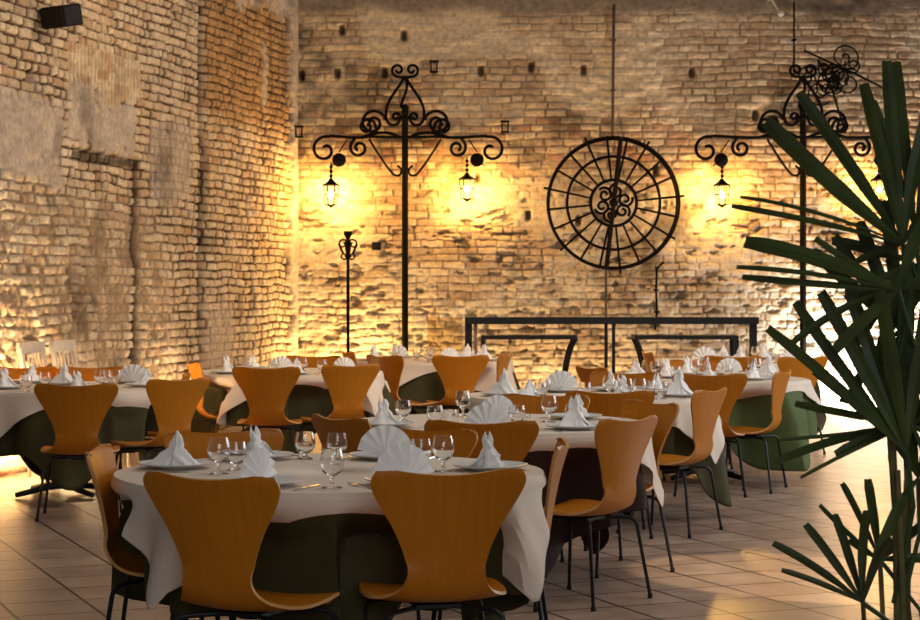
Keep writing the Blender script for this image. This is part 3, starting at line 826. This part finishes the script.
def lamp_post(px, label, bl, br_, top_y):
    X0 = (px - 460) * S
    t = empty('scroll_lamp_post', (X0, LY, 0)); tag(t, label, 'lamp post', 'wrought iron scroll posts on the back wall')
    zc = EYE + (HOR - 0) * S            # z of image row 0
    def B(nm, paths, r=.012):
        mb = MB()
        for p in paths: mb.tube([(a[0] * S, a[2] if len(a) > 2 else 0, zc - a[1] * S) for a in p], r, 6)
        return mb.build(nm, M['iron'], t)
    mb = MB(); mb.tube([(0, 0, .02), (0, 0, zc - 106 * S)], .036, 10)
    mb.lathe([(.001, 0), (.16, 0), (.16, .02), (.05, .04), (.04, .10), (.001, .10)], n=20)
    for yy in (108, 112, 118): mb.ball((0, 0, zc - yy * S), .042, 6)
    mb.build('post', M['iron'], t)
    # crown: twin curls and teardrop
    def mir(p): return [(-a[0], a[1]) for a in p]
    curl = [(0, 78)] + [(a, b_) for a, b_ in spiral(-7, 70, 7, 1.5, math.radians(80), 1.3, 22, 1)]
    tear = bez((0, 76), (-8, 92), (-20, 100), (-19, 116)) + bez((-19, 116), (-18, 128), (-6, 128), (-5, 118))[1:] + spiral(-9, 117, 4.5, 1, 0, 1.1, 14, -1)
    tear2 = bez((0, 78), (6, 90), (-4, 98), (-4, 108), 10)
    B('crown_scroll', [curl, mir(curl)], .017)
    B('teardrop_scroll', [tear, mir(tear), tear2], .018)
    for sg in (-1, 1):
        E = bl if sg < 0 else br_
        side = [(sg * 20, 120)] + [(sg * (22 + (a)), b_) for a, b_ in spiral(10, 123, 13, 3, math.radians(-150), 1.5, 30, 1)]
        side2 = [(sg * (34 + a), b_) for a, b_ in spiral(4, 127, 9, 2, math.radians(170), 1.3, 22, 1)]
        bar = bez((0, 137), (sg * 16, 138), (sg * 30, 136), (sg * 40, 137)) + bez((sg * 40, 137), (sg * 52, 139), (sg * (E - 16), 136), (sg * (E - 4), 136))[1:]
        bow = bez((sg * 4, 138), (sg * 20, 128), (sg * 34, 134), (sg * 44, 138))
        end = [(sg * (E - 4), 136)] + [(sg * (E + a), b_ ) for a, b_ in spiral(0, 150, 14, 3, math.radians(-110), 1.15, 30, 1)]
        inner = [(sg * (E - 26), 137)] + [(sg * (E - 34 + a), b_) for a, b_ in spiral(0, 148, 9.5, 2.5, math.radians(-60), 1.35, 26, 1)]
        B('scroll_arm', [side, side2, bar, bow, end, inner], .019)
        br2 = bez((sg * 36, 139), (sg * 28, 152), (sg * 18, 168), (sg * 12, 174)) + bez((sg * 12, 174), (sg * 4, 180), (sg * 0, 168), (sg * 8, 166))[1:]
        B('brace', [br2], .014)
        q = MB(); q.ball(((sg * (E - 14)) * S, 0, zc - 160 * S), 7 * S, 8)
        q.tube([((sg * (E - 14)) * S, 0, zc - 152 * S), ((sg * (E - 22)) * S, 0, zc - 140 * S)], .008, 6)
        q.tube([((sg * (E - 14)) * S, 0, zc - 160 * S), ((sg * (E - 6)) * S, 0, zc - 166 * S)], .008, 6)
        q.build('iron_ball', M['iron'], t)
    # fixings to the wall
    for yy in (120, 230, 320): MB().tube([(0, 0, zc - yy * S), (0, .30, zc - yy * S)], .012, 6).build('wall_fixing', M['iron'], t)
    return t
lamp_post(405, 'tall black scroll lamp post on the wall left of the iron wheel', 80, 86, 68)
lamp_post(803, 'tall black scroll lamp post right of the iron wheel, partly behind palm leaves', 96, 92, 75)
lantern('lit lantern nearest the room corner, left arm of the left scroll post', 331, 190)
lantern('lit lantern on the right arm of the left scroll post, left of the wheel', 467, 184)
lantern('lit lantern just right of the iron wheel on the left arm of the right post', 722, 190)
lantern('lit lantern shining between the palm leaves', 879, 185)

# iron wheel
wc = at(613.5, 203, 21.7)
t = empty('wheel_ornament', wc); tag(t, 'large black spoked iron wheel hung on the brick wall between two lamp posts', 'wall ornament')
def ring(r_, y, n=80): return [(r_ * math.cos(2 * PI * k / n), y, r_ * math.sin(2 * PI * k / n)) for k in range(n)]
MB().tube(ring(.715, 0), .014, 8, closed=True).build('outer_ring', M['iron'], t)
MB().tube(ring(.70, .10), .013, 8, closed=True).build('shadow_ring', M['iron'], t)  # added ring in place of the wheel's shadow
MB().tube(ring(.505, 0), .016, 8, closed=True).build('middle_ring', M['iron'], t)
MB().tube(ring(.25, -.01), .018, 8, closed=True).build('inner_ring', M['iron'], t)
for k in range(20):
    a = 2 * PI * k / 20 + .10; e = .715 + (.06 if k % 3 == 0 else .015)
    mb = MB().tube([(.24 * math.cos(a), -.005, .24 * math.sin(a)), (.5 * math.cos(a), 0, .5 * math.sin(a)), (e * math.cos(a), 0, e * math.sin(a))], [.012, .014, .014], 6)
    mb.ball((.62 * math.cos(a), 0, .62 * math.sin(a)), .015, 5)
    mb.build('spoke', M['iron'], t)
MB().tube([(.08, -.02, .72), (0, -.03, 0), (-.08, -.02, -.72)], .028, 6).build('cross_bar', M['iron'], t)
mb = MB()
for k in range(6):
    a = k * PI / 3 + .3
    cx, cz = .13 * math.cos(a), .13 * math.sin(a)
    mb.tube([(x, -.015, z) for x, z in spiral(cx, cz, .085, .02, a, 1.4, 24, 1 if k % 2 else -1)], .017, 6)
mb.ball((0, -.03, 0), .05, 8)
mb.build('hub_scrollwork', M['iron'], t)
MB().tube([(.1, .05, .0), (.1, .3, .0)], .012, 6).build('wall_hook', M['iron'], t)

# candelabrum stand
c0 = at(348, 300, 21.3)
t = empty('candle_stand', (c0.x, 21.3, 0)); tag(t, 'slim black candelabrum stand in front of the wall left of the tall scroll post', 'candle stand')
zt_ = EYE + (HOR - 232) / F * 21.3; g = 21.3 / F
MB().tube([(0, 0, .03), (0, 0, zt_ - .1)], .017, 8).build('pole', M['iron'], t)
mb = MB()
for k in range(3):
    a = k * 2 * PI / 3 + .5; mb.tube([(0, 0, .12), (.1 * math.cos(a), .1 * math.sin(a), .10), (.2 * math.cos(a), .2 * math.sin(a), .012)], .012, 6)
mb.build('tripod_base', M['iron'], t)
for k in range(4):
    a = k * PI / 2 + .3
    mb = MB()
    p = [(0, -14 * g)] + spiral(.055, -12 * g, .055, .015, PI, 1.2, 22, -1)
    mb.tube([(x * math.cos(a), x * math.sin(a), zt_ + z) for x, z in p], .010, 6)
    p = spiral(.045, -24 * g, .042, .012, PI, 1.1, 18, 1)
    mb.tube([(x * math.cos(a), x * math.sin(a), zt_ + z) for x, z in p], .009, 6)
    mb.tube([(.05 * math.cos(a), .05 * math.sin(a), zt_ - 22 * g), (.10 * math.cos(a), .10 * math.sin(a), zt_ - 12 * g)], .014, 6)
    mb.build('candle_arm', M['iron'], t)
MB().lathe([(.001, 0), (.02, 0), (.028, .03), (.045, .05), (.045, .09), (.001, .09)], (0, 0, zt_ - .08), 12).build('candle_cup', M['iron'], t)

bxp = at(376.5, 246, 21.9)
mb = MB().box((bxp.x, 21.90, bxp.z), (.10, .09, .085)); mb.box((bxp.x, 21.85, bxp.z), (.07, .02, .055))
tag(mb.build('junction_box', M['speaker'], smooth=False), 'small black box on the back wall beside the slim candle stand', 'wall box')

# added scrolls filling in for a dark tangled shape above the right post
t0 = at(836, 78, 21.8); mb = MB(); rr = random.Random(5)
for k in range(13):
    a = rr.uniform(0, 6.28); dd = rr.uniform(.02, .34)
    mb.tube([(x, rr.uniform(-.02, .02), z) for x, z in spiral(dd * math.cos(a), dd * math.sin(a) * .9, rr.uniform(.08, .17), .02, rr.uniform(0, 6), 1.5, 28, rr.choice((-1, 1)))], .010, 5)
mb.tube([(-.2, 0, .2), (-.05, .0, -.1), (.1, 0, -.6)], .012, 6); mb.tube([(-.35, 0, .3), (.2, .0, .05), (.5, 0, -.1)], .012, 6); mb.tube([(0, 0, 0), (0, .2, 0)], .012, 6)
o = mb.build('added_tangle', M['iron']); o.location = t0
tag(o, 'added tangle of black scrolls on the wall at upper right, behind the palm tips', 'wall ornament')

# conduits and wires
def conduit(pts, r, label, nm='wall_conduit', mat='pipe'):
    mb = MB().tube([tuple(at(a, b_, 21.9)) for a, b_ in pts], r, 8)
    for a, b_ in pts[1:-1]: 
        p = at(a, b_, 21.92); mb.box(p, (.05, .06, .02))
    tag(mb.build(nm, M[mat]), label, 'conduit')
conduit([(614, 4), (613.5, 40), (613, 90), (612.5, 136)], .016, 'thick grey conduit running down the wall to the top of the iron wheel')
conduit([(794, 2), (794, 40), (794, 72)], .010, 'thin dark wire dropping down the wall above the right scroll post', 'hanging_wire', 'iron')
conduit([(664, 262), (657, 268), (656, 290), (657, 312), (655, 330)], .012, 'thin cable below the right side of the iron wheel', 'wall_cable', 'iron')
conduit([(606, 270), (606, 300), (606, 330)], .014, 'thin vertical conduit on the wall below the iron wheel', 'lower_conduit')
# small lamp on the wall above
for px, py, lab in ((434, 66, 'small grey iron bracket on the back wall right of the left post crown'), (505, 126, 'small square iron bracket at the right tip of the left post arm'), (299, 131, 'small iron bracket in the room corner high up')):
    p = at(px, py, 21.9); mb = MB()
    mb.box((0, .0, .05), (.10, .10, .015)); mb.tube([(-.035, -.02, .05), (-.03, -.02, -.06)], .009, 6); mb.tube([(.035, -.02, .05), (.03, -.02, -.06)], .009, 6)
    mb.box((0, 0, -.065), (.09, .10, .015)); mb.tube([(0, 0, .05), (0, .15, .05)], .012, 6)
    o = mb.build('wall_bracket', M['iron']); o.location = p; tag(o, lab, 'bracket')
# spotlight on wall at top
p = at(779, 13, 21.6); mb = MB().tube([(-.09, 0, .16), (0, 0, .02)], .012, 6); mb.ball((.02, 0, -.0), .04, 6); mb.tube([(-.09, 0, .16), (-.09, .3, .16)], .012, 6)
o = mb.build('wall_spotlight', M['cream_wood']); o.location = p; tag(o, 'small pale spotlight arm at the very top of the wall, right of centre', 'spotlight')

# black iron frame against the wall
FY = 21.0; fs_ = FY / F
def fz(py): return EYE + (HOR - py) * fs_
def fx(px): return (px - 460) * fs_
t = empty('iron_rail_frame', (fx(611), FY, 0)); tag(t, 'long black iron frame standing before the back wall below the wheel', 'frame')
ox = fx(611)
MB().box((0, 0, fz(320.5)), (fx(757) - fx(465), .30, .072)).build('top_rail', M['black_tube'], t, smooth=False)
for px in (468.5, 753): MB().box((fx(px) - ox, 0, fz(320.5) / 2 - .018), (.075, .07, fz(320.5) - .036)).build('corner_post', M['black_tube'], t, smooth=False)
MB().box((fx(475.5) - ox, .03, fz(320.5) / 2 - .018), (.04, .06, fz(320.5) - .036)).build('timber_post', M['timber'], t, smooth=False)
for px in (606, 613.5): MB().box((fx(px) - ox, 0, fz(320.5) / 2 - .018), (.034, .04, fz(320.5) - .036)).build('centre_post', M['black_tube'], t, smooth=False)
for (x0, x1, curved, lab) in ((481, 576, 1, 'left of two low black metal frames with a curved leg, inside the long frame'), (633, 736, 0, 'right of two low black metal frames with a slanted leg, inside the long frame')):
    FY2 = 20.55; g2 = FY2 / F
    xc = (x0 + x1) / 2; t = empty('low_metal_frame', ((xc - 460) * g2, FY2, 0)); tag(t, lab, 'frame', 'low metal frames')
    zt2 = EYE + (HOR - 337) * g2; hw = (x1 - x0) / 2 * g2
    MB().box((0, 0, zt2), (2 * hw, .42, .04)).build('top_bar', M['black_tube'], t, smooth=False)
    sg = 1 if curved else -1
    for yy in (-.18, .18):
        MB().box((-sg * (hw - .02), yy, zt2 / 2 - .01), (.045, .04, zt2 - .02)).build('straight_leg', M['black_tube'], t, smooth=False)
        pts = bez((sg * (hw - .01), zt2 - .01), (sg * (hw - .07), zt2 - .1), (sg * (hw - .13), zt2 - .3), (sg * (hw - .17), .02), 12)
        MB().tube([(a, yy, b_) for a, b_ in pts], .024, 6).build('bent_leg', M['black_tube'], t)

# loudspeaker on the left wall
def wall_t(px): k = (px - 460) / F; return (CX - k * CY) / (.215 - .977 * k)
tt = wall_t(38); bx_, by_ = CX + DU[0] * tt, CY + DU[1] * tt
z_ = EYE + (HOR - 17) / F * by_
t = empty('wall_speaker', (bx_ + NL[0] * .20, by_ + NL[1] * .20, z_), math.radians(-38)); tag(t, 'black loudspeaker mounted high on the left brick wall', 'speaker')
mb = MB(); mb.add([(-.14, .09, -.085), (.14, .09, -.085), (.14, .09, .085), (-.14, .09, .085), (-.14, -.10, -.085), (.14, -.10, -.085), (.14, -.10, .085), (-.14, -.10, .085)],
      [(0, 3, 2, 1), (4, 5, 6, 7), (0, 1, 5, 4), (1, 2, 6, 5), (2, 3, 7, 6), (3, 0, 4, 7)])
cab = mb.build('cabinet', M['speaker'], t, smooth=False); bv = cab.modifiers.new('b', 'BEVEL'); bv.width = .018; bv.segments = 2
MB().box((0, -.104, 0), (.25, .012, .145)).build('grille', M['grille'], t, smooth=False)
wd = Vector((-NL[0], -NL[1], 0)); a_ = math.radians(38)
lv = Vector((wd.x * math.cos(a_) - wd.y * math.sin(a_), wd.x * math.sin(a_) + wd.y * math.cos(a_), 0))
MB().tube([(0, 0, 0), tuple(lv * .18)], .014, 8).build('mounting_arm', M['speaker'], t)
t.rotation_euler = (math.radians(12), 0, math.radians(-38))

# pale slatted chairs along the left wall
def slat_chair():
    t = empty('slatted_chair')
    W_ = .21
    for sx in (-1, 1):
        MB().tube([(sx * W_ * .9, -.20, 0), (sx * W_ * .9, -.20, .45), (sx * W_, -.27, .96)], .017, 8).build('rear_leg', M['cream_wood'], t)
        MB().tube([(sx * W_ * .9, .20, 0), (sx * W_ * .9, .20, .44)], .017, 8).build('front_leg', M['cream_wood'], t)
    MB().box((0, 0, .455), (.43, .43, .025)).build('seat', M['cream_wood'], t, smooth=False)
    MB().box((0, -.275, .955), (.46, .024, .085)).build('top_rail', M['cream_wood'], t, smooth=False)
    for k in range(5):
        x = (-2 + k) * .072; MB().tube([(x, -.205, .465), (x, -.235, .72), (x, -.27, .92)], .009, 6).build('back_slat', M['cream_wood'], t)
    MB().tube([(-W_ * .9, .2, .2), (W_ * .9, .2, .2)], .01, 6).build('stretcher', M['cream_wood'], t)
    return t
sc = slat_chair()
for i, (px, lab) in enumerate(((13, 'pale slatted wooden chair against the left wall at the picture edge'), (45, 'pale slatted wooden chair against the left wall, the one farther from the picture edge'))):
    o = sc if i == 0 else copy_thing(sc)
    tt = wall_t(px) - .0
    o.location = (CX + DU[0] * tt + NL[0] * .42, CY + DU[1] * tt + NL[1] * .42, 0); o.rotation_euler = (0, 0, math.atan2(-NL[0], NL[1]))
    tag(o, lab, 'chair', 'pale slatted chairs by the left wall')

# ------------------------------------------------------------------ palm
PY = 4.5
def P(px, py, dy=0): 
    v = at(px, py, PY + dy); return v
palm = empty('potted_fan_palm', (1.04, 4.62, 0)); tag(palm, 'dark green fan palm filling the right edge of the picture', 'plant')
PO = Vector((1.04, 4.62, 0))
def seg(mb, hub, tip, width, sag, rr):
    hub = Vector(hub); tip = Vector(tip); n = 14
    ax = (tip - hub); L = ax.length
    side = ax.cross(Vector((rr.uniform(-.25, .25), 1, rr.uniform(-.1, .1)))).normalized()
    nor = side.cross(ax).normalized()
    vs = []; fs = []
    for i in range(n + 1):
        t = i / n
        w = width * (.16 + .84 * min(1, t / .42) ** .8) * (1 if t < .86 else 1 - .25 * (t - .86) / .14)
        p = hub + ax * t + Vector((0, 0, sag * (4 * t * (1 - t)) * .5)) + nor * (.012 * math.sin(t * 3))
        jag = .006 * rr.uniform(-1, 1) if i == n else 0
        vs += [p - side * w * .5 + nor * (.22 * w), p + ax.normalized() * jag * .5, p + side * w * .5 + nor * (.22 * w)]
    for i in range(n):
        for k in range(2): fs.append((i * 3 + k, i * 3 + k + 1, i * 3 + k + 4, i * 3 + k + 3))
    mb.add([v - PO for v in vs], fs)
rr = random.Random(3)
LEAVES = [
 # hub px,py,dy ; tips (px,py,width px) ; cane start
 ((903, 244, 0), [(732, 206, 6), (766, 121, 17), (799, 92, 13), (864, 84, 13), (887, 60, 13), (741, 197, 4), (930, 110, 14), (960, 190, 14), (855, 262, 8)], 0),
 ((916, 235, .10), [(897, 62, 12), (874, 100, 7), (940, 60, 12), (960, 120, 12)], 1),
 ((898, 290, -.12), [(746, 242, 15), (743, 277, 7), (737, 267, 5), (790, 345, 8), (775, 252, 6), (815, 238, 7), (940, 200, 14), (965, 280, 14), (835, 350, 12)], 1),
 ((912, 262, .12), [(832, 240, 12), (845, 300, 12), (850, 350, 14), (875, 380, 15), (905, 400, 15), (980, 330, 15), (960, 380, 15)], 2),
 ((907, 453, -.05), [(768, 328, 11), (796, 302, 12), (822, 292, 14), (850, 286, 15), (880, 292, 14), (905, 300, 15), (930, 320, 14), (813, 372, 6), (850, 340, 12)], 0),
 ((900, 330, .16), [(812, 250, 13), (835, 235, 12), (860, 222, 14), (885, 200, 14), (850, 400, 12), (880, 420, 12), (920, 430, 14), (940, 250, 14)], 2),
 ((912, 425, .05), [(775, 462, 9), (778, 440, 4), (800, 478, 4), (796, 404, 8), (840, 400, 5), (835, 455, 10), (960, 400, 12), (970, 460, 12)], 2),
 ((863, 603, -.10), [(773, 543, 8), (781, 570, 6), (806, 524, 9), (835, 514, 9), (868, 511, 10), (905, 496, 11), (893, 540, 10)], 1),
 ((880, 560, .08), [(820, 505, 5), (843, 484, 7), (868, 478, 10), (905, 494, 10), (930, 520, 10), (850, 540, 7), (940, 560, 10)], 2),
 ((918, 478, .1), [(880, 420, 10), (905, 400, 12), (940, 420, 12), (960, 470, 12), (950, 520, 11), (895, 520, 9), (900, 450, 8)], 0),
]
canes = [((1.005, 4.58), (.952, 4.50)), ((1.05, 4.70), (1.02, 4.62)), ((1.09, 4.58), (1.06, 4.55))]
cm = []
for i, (a, b_) in enumerate(canes):
    pts = [(a[0] - PO.x, a[1] - PO.y, .36), ((a[0] + b_[0]) / 2 - PO.x + .01, (a[1] + b_[1]) / 2 - PO.y, .9), (b_[0] - PO.x, b_[1] - PO.y, 1.42 - i * .12)]
    mb = MB().tube(pts, [[.007, .008, .016], [.007, .007, .010], [.028, .024, .014]][i], 8)
    for q in range(4):
        z = 1.12 + q * .06 - i * .05; A, B2 = (pts[0], pts[1]) if z < .9 else (pts[1], pts[2])
        u = (z - A[2]) / (B2[2] - A[2]); rx, ry = A[0] + (B2[0] - A[0]) * u, A[1] + (B2[1] - A[1]) * u
        mb.tube([(rx, ry, z), (rx, ry, z + .008)], .0165, 8)
    cm.append(mb.build('cane', M['cane'], palm))
for (hub, tips, ci) in LEAVES:
    mb = MB(); H = P(*hub)
    for (tx, ty, w) in tips:
        if w == 0: continue
        T = P(tx, ty, hub[2] + rr.uniform(-.12, .12))
        seg(mb, H, T, w * PY / F * 1.0, rr.uniform(-.01, .035), rr)
    lf = mb.build('fan_leaf', M['leaf'], palm)
    a, b_ = canes[ci]
    zb = max(.45, min(1.1, H.z - .35)); u = (zb - .36) / 1.06
    base = Vector((a[0] * (1 - u) + b_[0] * u, a[1] * (1 - u) + b_[1] * u, zb))
    mid = (base + H) / 2 + Vector((.03, 0, .05))
    MB().tube([base - PO, mid - PO, H - PO], [.007, .005, .006], 6).build('leaf_stalk', M['petiole'], lf)
# thin vertical stalks at the lower right
for i, (x0, y0, x1, y1) in enumerate(((898, 470, 904, 618), (880, 560, 884, 640), (907, 470, 897, 640), (890, 455, 912, 640), (863, 603, 868, 680))):
    a, b_ = P(x0, y0, .05 * i), P(x1, y1, .05 * i)
    d_ = b_ - a; k = (a.z - .40) / max(.01, (a.z - b_.z))
    e = a + d_ * k; e.x = PO.x + (i - 2) * .03; e.y = PO.y + .02 * (i - 2)
    MB().tube([a - PO, b_ - PO if b_.z > .45 else (a + e) / 2 - PO, e - PO], .006, 6).build('stalk', M['cane'], palm)
MB().lathe([(.001, 0), (.15, 0), (.165, .02), (.205, .36), (.22, .37), (.22, .40), (.20, .40), (.19, .36), (.001, .355)], n=40).build('pot', M['pot'], palm)
MB().lathe([(.19, .365), (.12, .375), (.001, .38)], n=30).build('soil', M['soil'], palm)

# ------------------------------------------------------------------ light
w = bpy.data.worlds.new('World'); bpy.context.scene.world = w; w.use_nodes = True
w.node_tree.nodes['Background'].inputs[0].default_value = (.90, .80, .72, 1); w.node_tree.nodes['Background'].inputs[1].default_value = .07
def area(name, loc, target, sx, sy, e, col, shape='RECTANGLE'):
    l = bpy.data.lights.new(name, 'AREA'); l.shape = shape; l.size = sx; l.size_y = sy; l.energy = e; l.color = col
    o = bpy.data.objects.new(name, l); COL.objects.link(o); o.location = loc
    o.rotation_euler = (Vector(target) - Vector(loc)).to_track_quat('-Z', 'Y').to_euler(); return o
def spot(name, loc, target, e, col, ang, blend=.6, rad=.05):
    l = bpy.data.lights.new(name, 'SPOT'); l.energy = e; l.color = col; l.spot_size = math.radians(ang); l.spot_blend = blend; l.shadow_soft_size = rad
    o = bpy.data.objects.new(name, l); COL.objects.link(o); o.location = loc
    o.rotation_euler = (Vector(target) - Vector(loc)).to_track_quat('-Z', 'Y').to_euler(); return o
area('daylight_right', (7.5, 13.5, 2.6), (0, 12.5, .8), 7, 2.6, 240, (.95, .96, 1))
area('front_fill', (1.2, -2.2, 3.0), (.2, 8, .6), 5, 2.2, 120, (.95, .96, 1))  # added fill from behind the camera, lifts the foreground
area('overhead_fill', (1.5, 10, 4.9), (1.0, 11, 0), 6, 8, 108, (1, .90, .78))  # added fill from above, brightens the tables
area('wall_fill', (2.2, 15.5, 4.9), (-1.2, 22, 2.6), 4, 1.5, 60, (1, .68, .40))  # added warm fill for the back wall, no fixture there
area('wall_fill_left', (1.0, 14.5, 4.8), (-3.2, 17.5, 2.0), 2.5, 1.2, 75, (1, .74, .45))  # added warm fill aimed at the left wall
# wall washers standing on the floor at the foot of the walls
area('uplight_corner', (-1.15, 21.55, .12), (-1.55, 22.0, 2.2), .5, .15, 55, (1, .66, .24))
area('uplight_left', (-3.15, 14.75, .12), (-3.6, 14.9, 1.7), 1.2, .2, 135, (1, .76, .42))
area('uplight_left_rear', (-2.35, 18.0, .12), (-2.75, 18.1, 2.0), .8, .15, 14, (1, .68, .34))
area('uplight_frame', (.95, 21.6, .10), (.95, 22.0, 1.2), 2.4, .15, 26, (1, .72, .36))
area('uplight_right', (4.55, 21.35, .15), (4.75, 22.1, 1.2), 1.3, .3, 150, (1, .97, .95))
spot('floor_spot', (4.6, 7.6, 3.6), (1.93, 9.6, 0), 1000, (1, .72, .40), 18, .1, .03)

# ------------------------------------------------------------------ camera
cam = bpy.data.cameras.new('camera'); co = bpy.data.objects.new('camera', cam); COL.objects.link(co)
co.location = (0, 0, EYE); co.rotation_euler = (PI / 2, 0, 0)
cam.sensor_width = 36; cam.lens = F / 920 * 36; cam.shift_y = -(310 - HOR) / 920
cam.dof.use_dof = True; cam.dof.focus_distance = 7.4; cam.dof.aperture_fstop = 14
cam.clip_end = 200
sc_ = bpy.context.scene; sc_.camera = co
sc_.view_settings.view_transform = 'Standard'; sc_.view_settings.look = 'None'; sc_.view_settings.exposure = 0.3; sc_.view_settings.gamma = 1
sc_.view_settings.use_curve_mapping = False
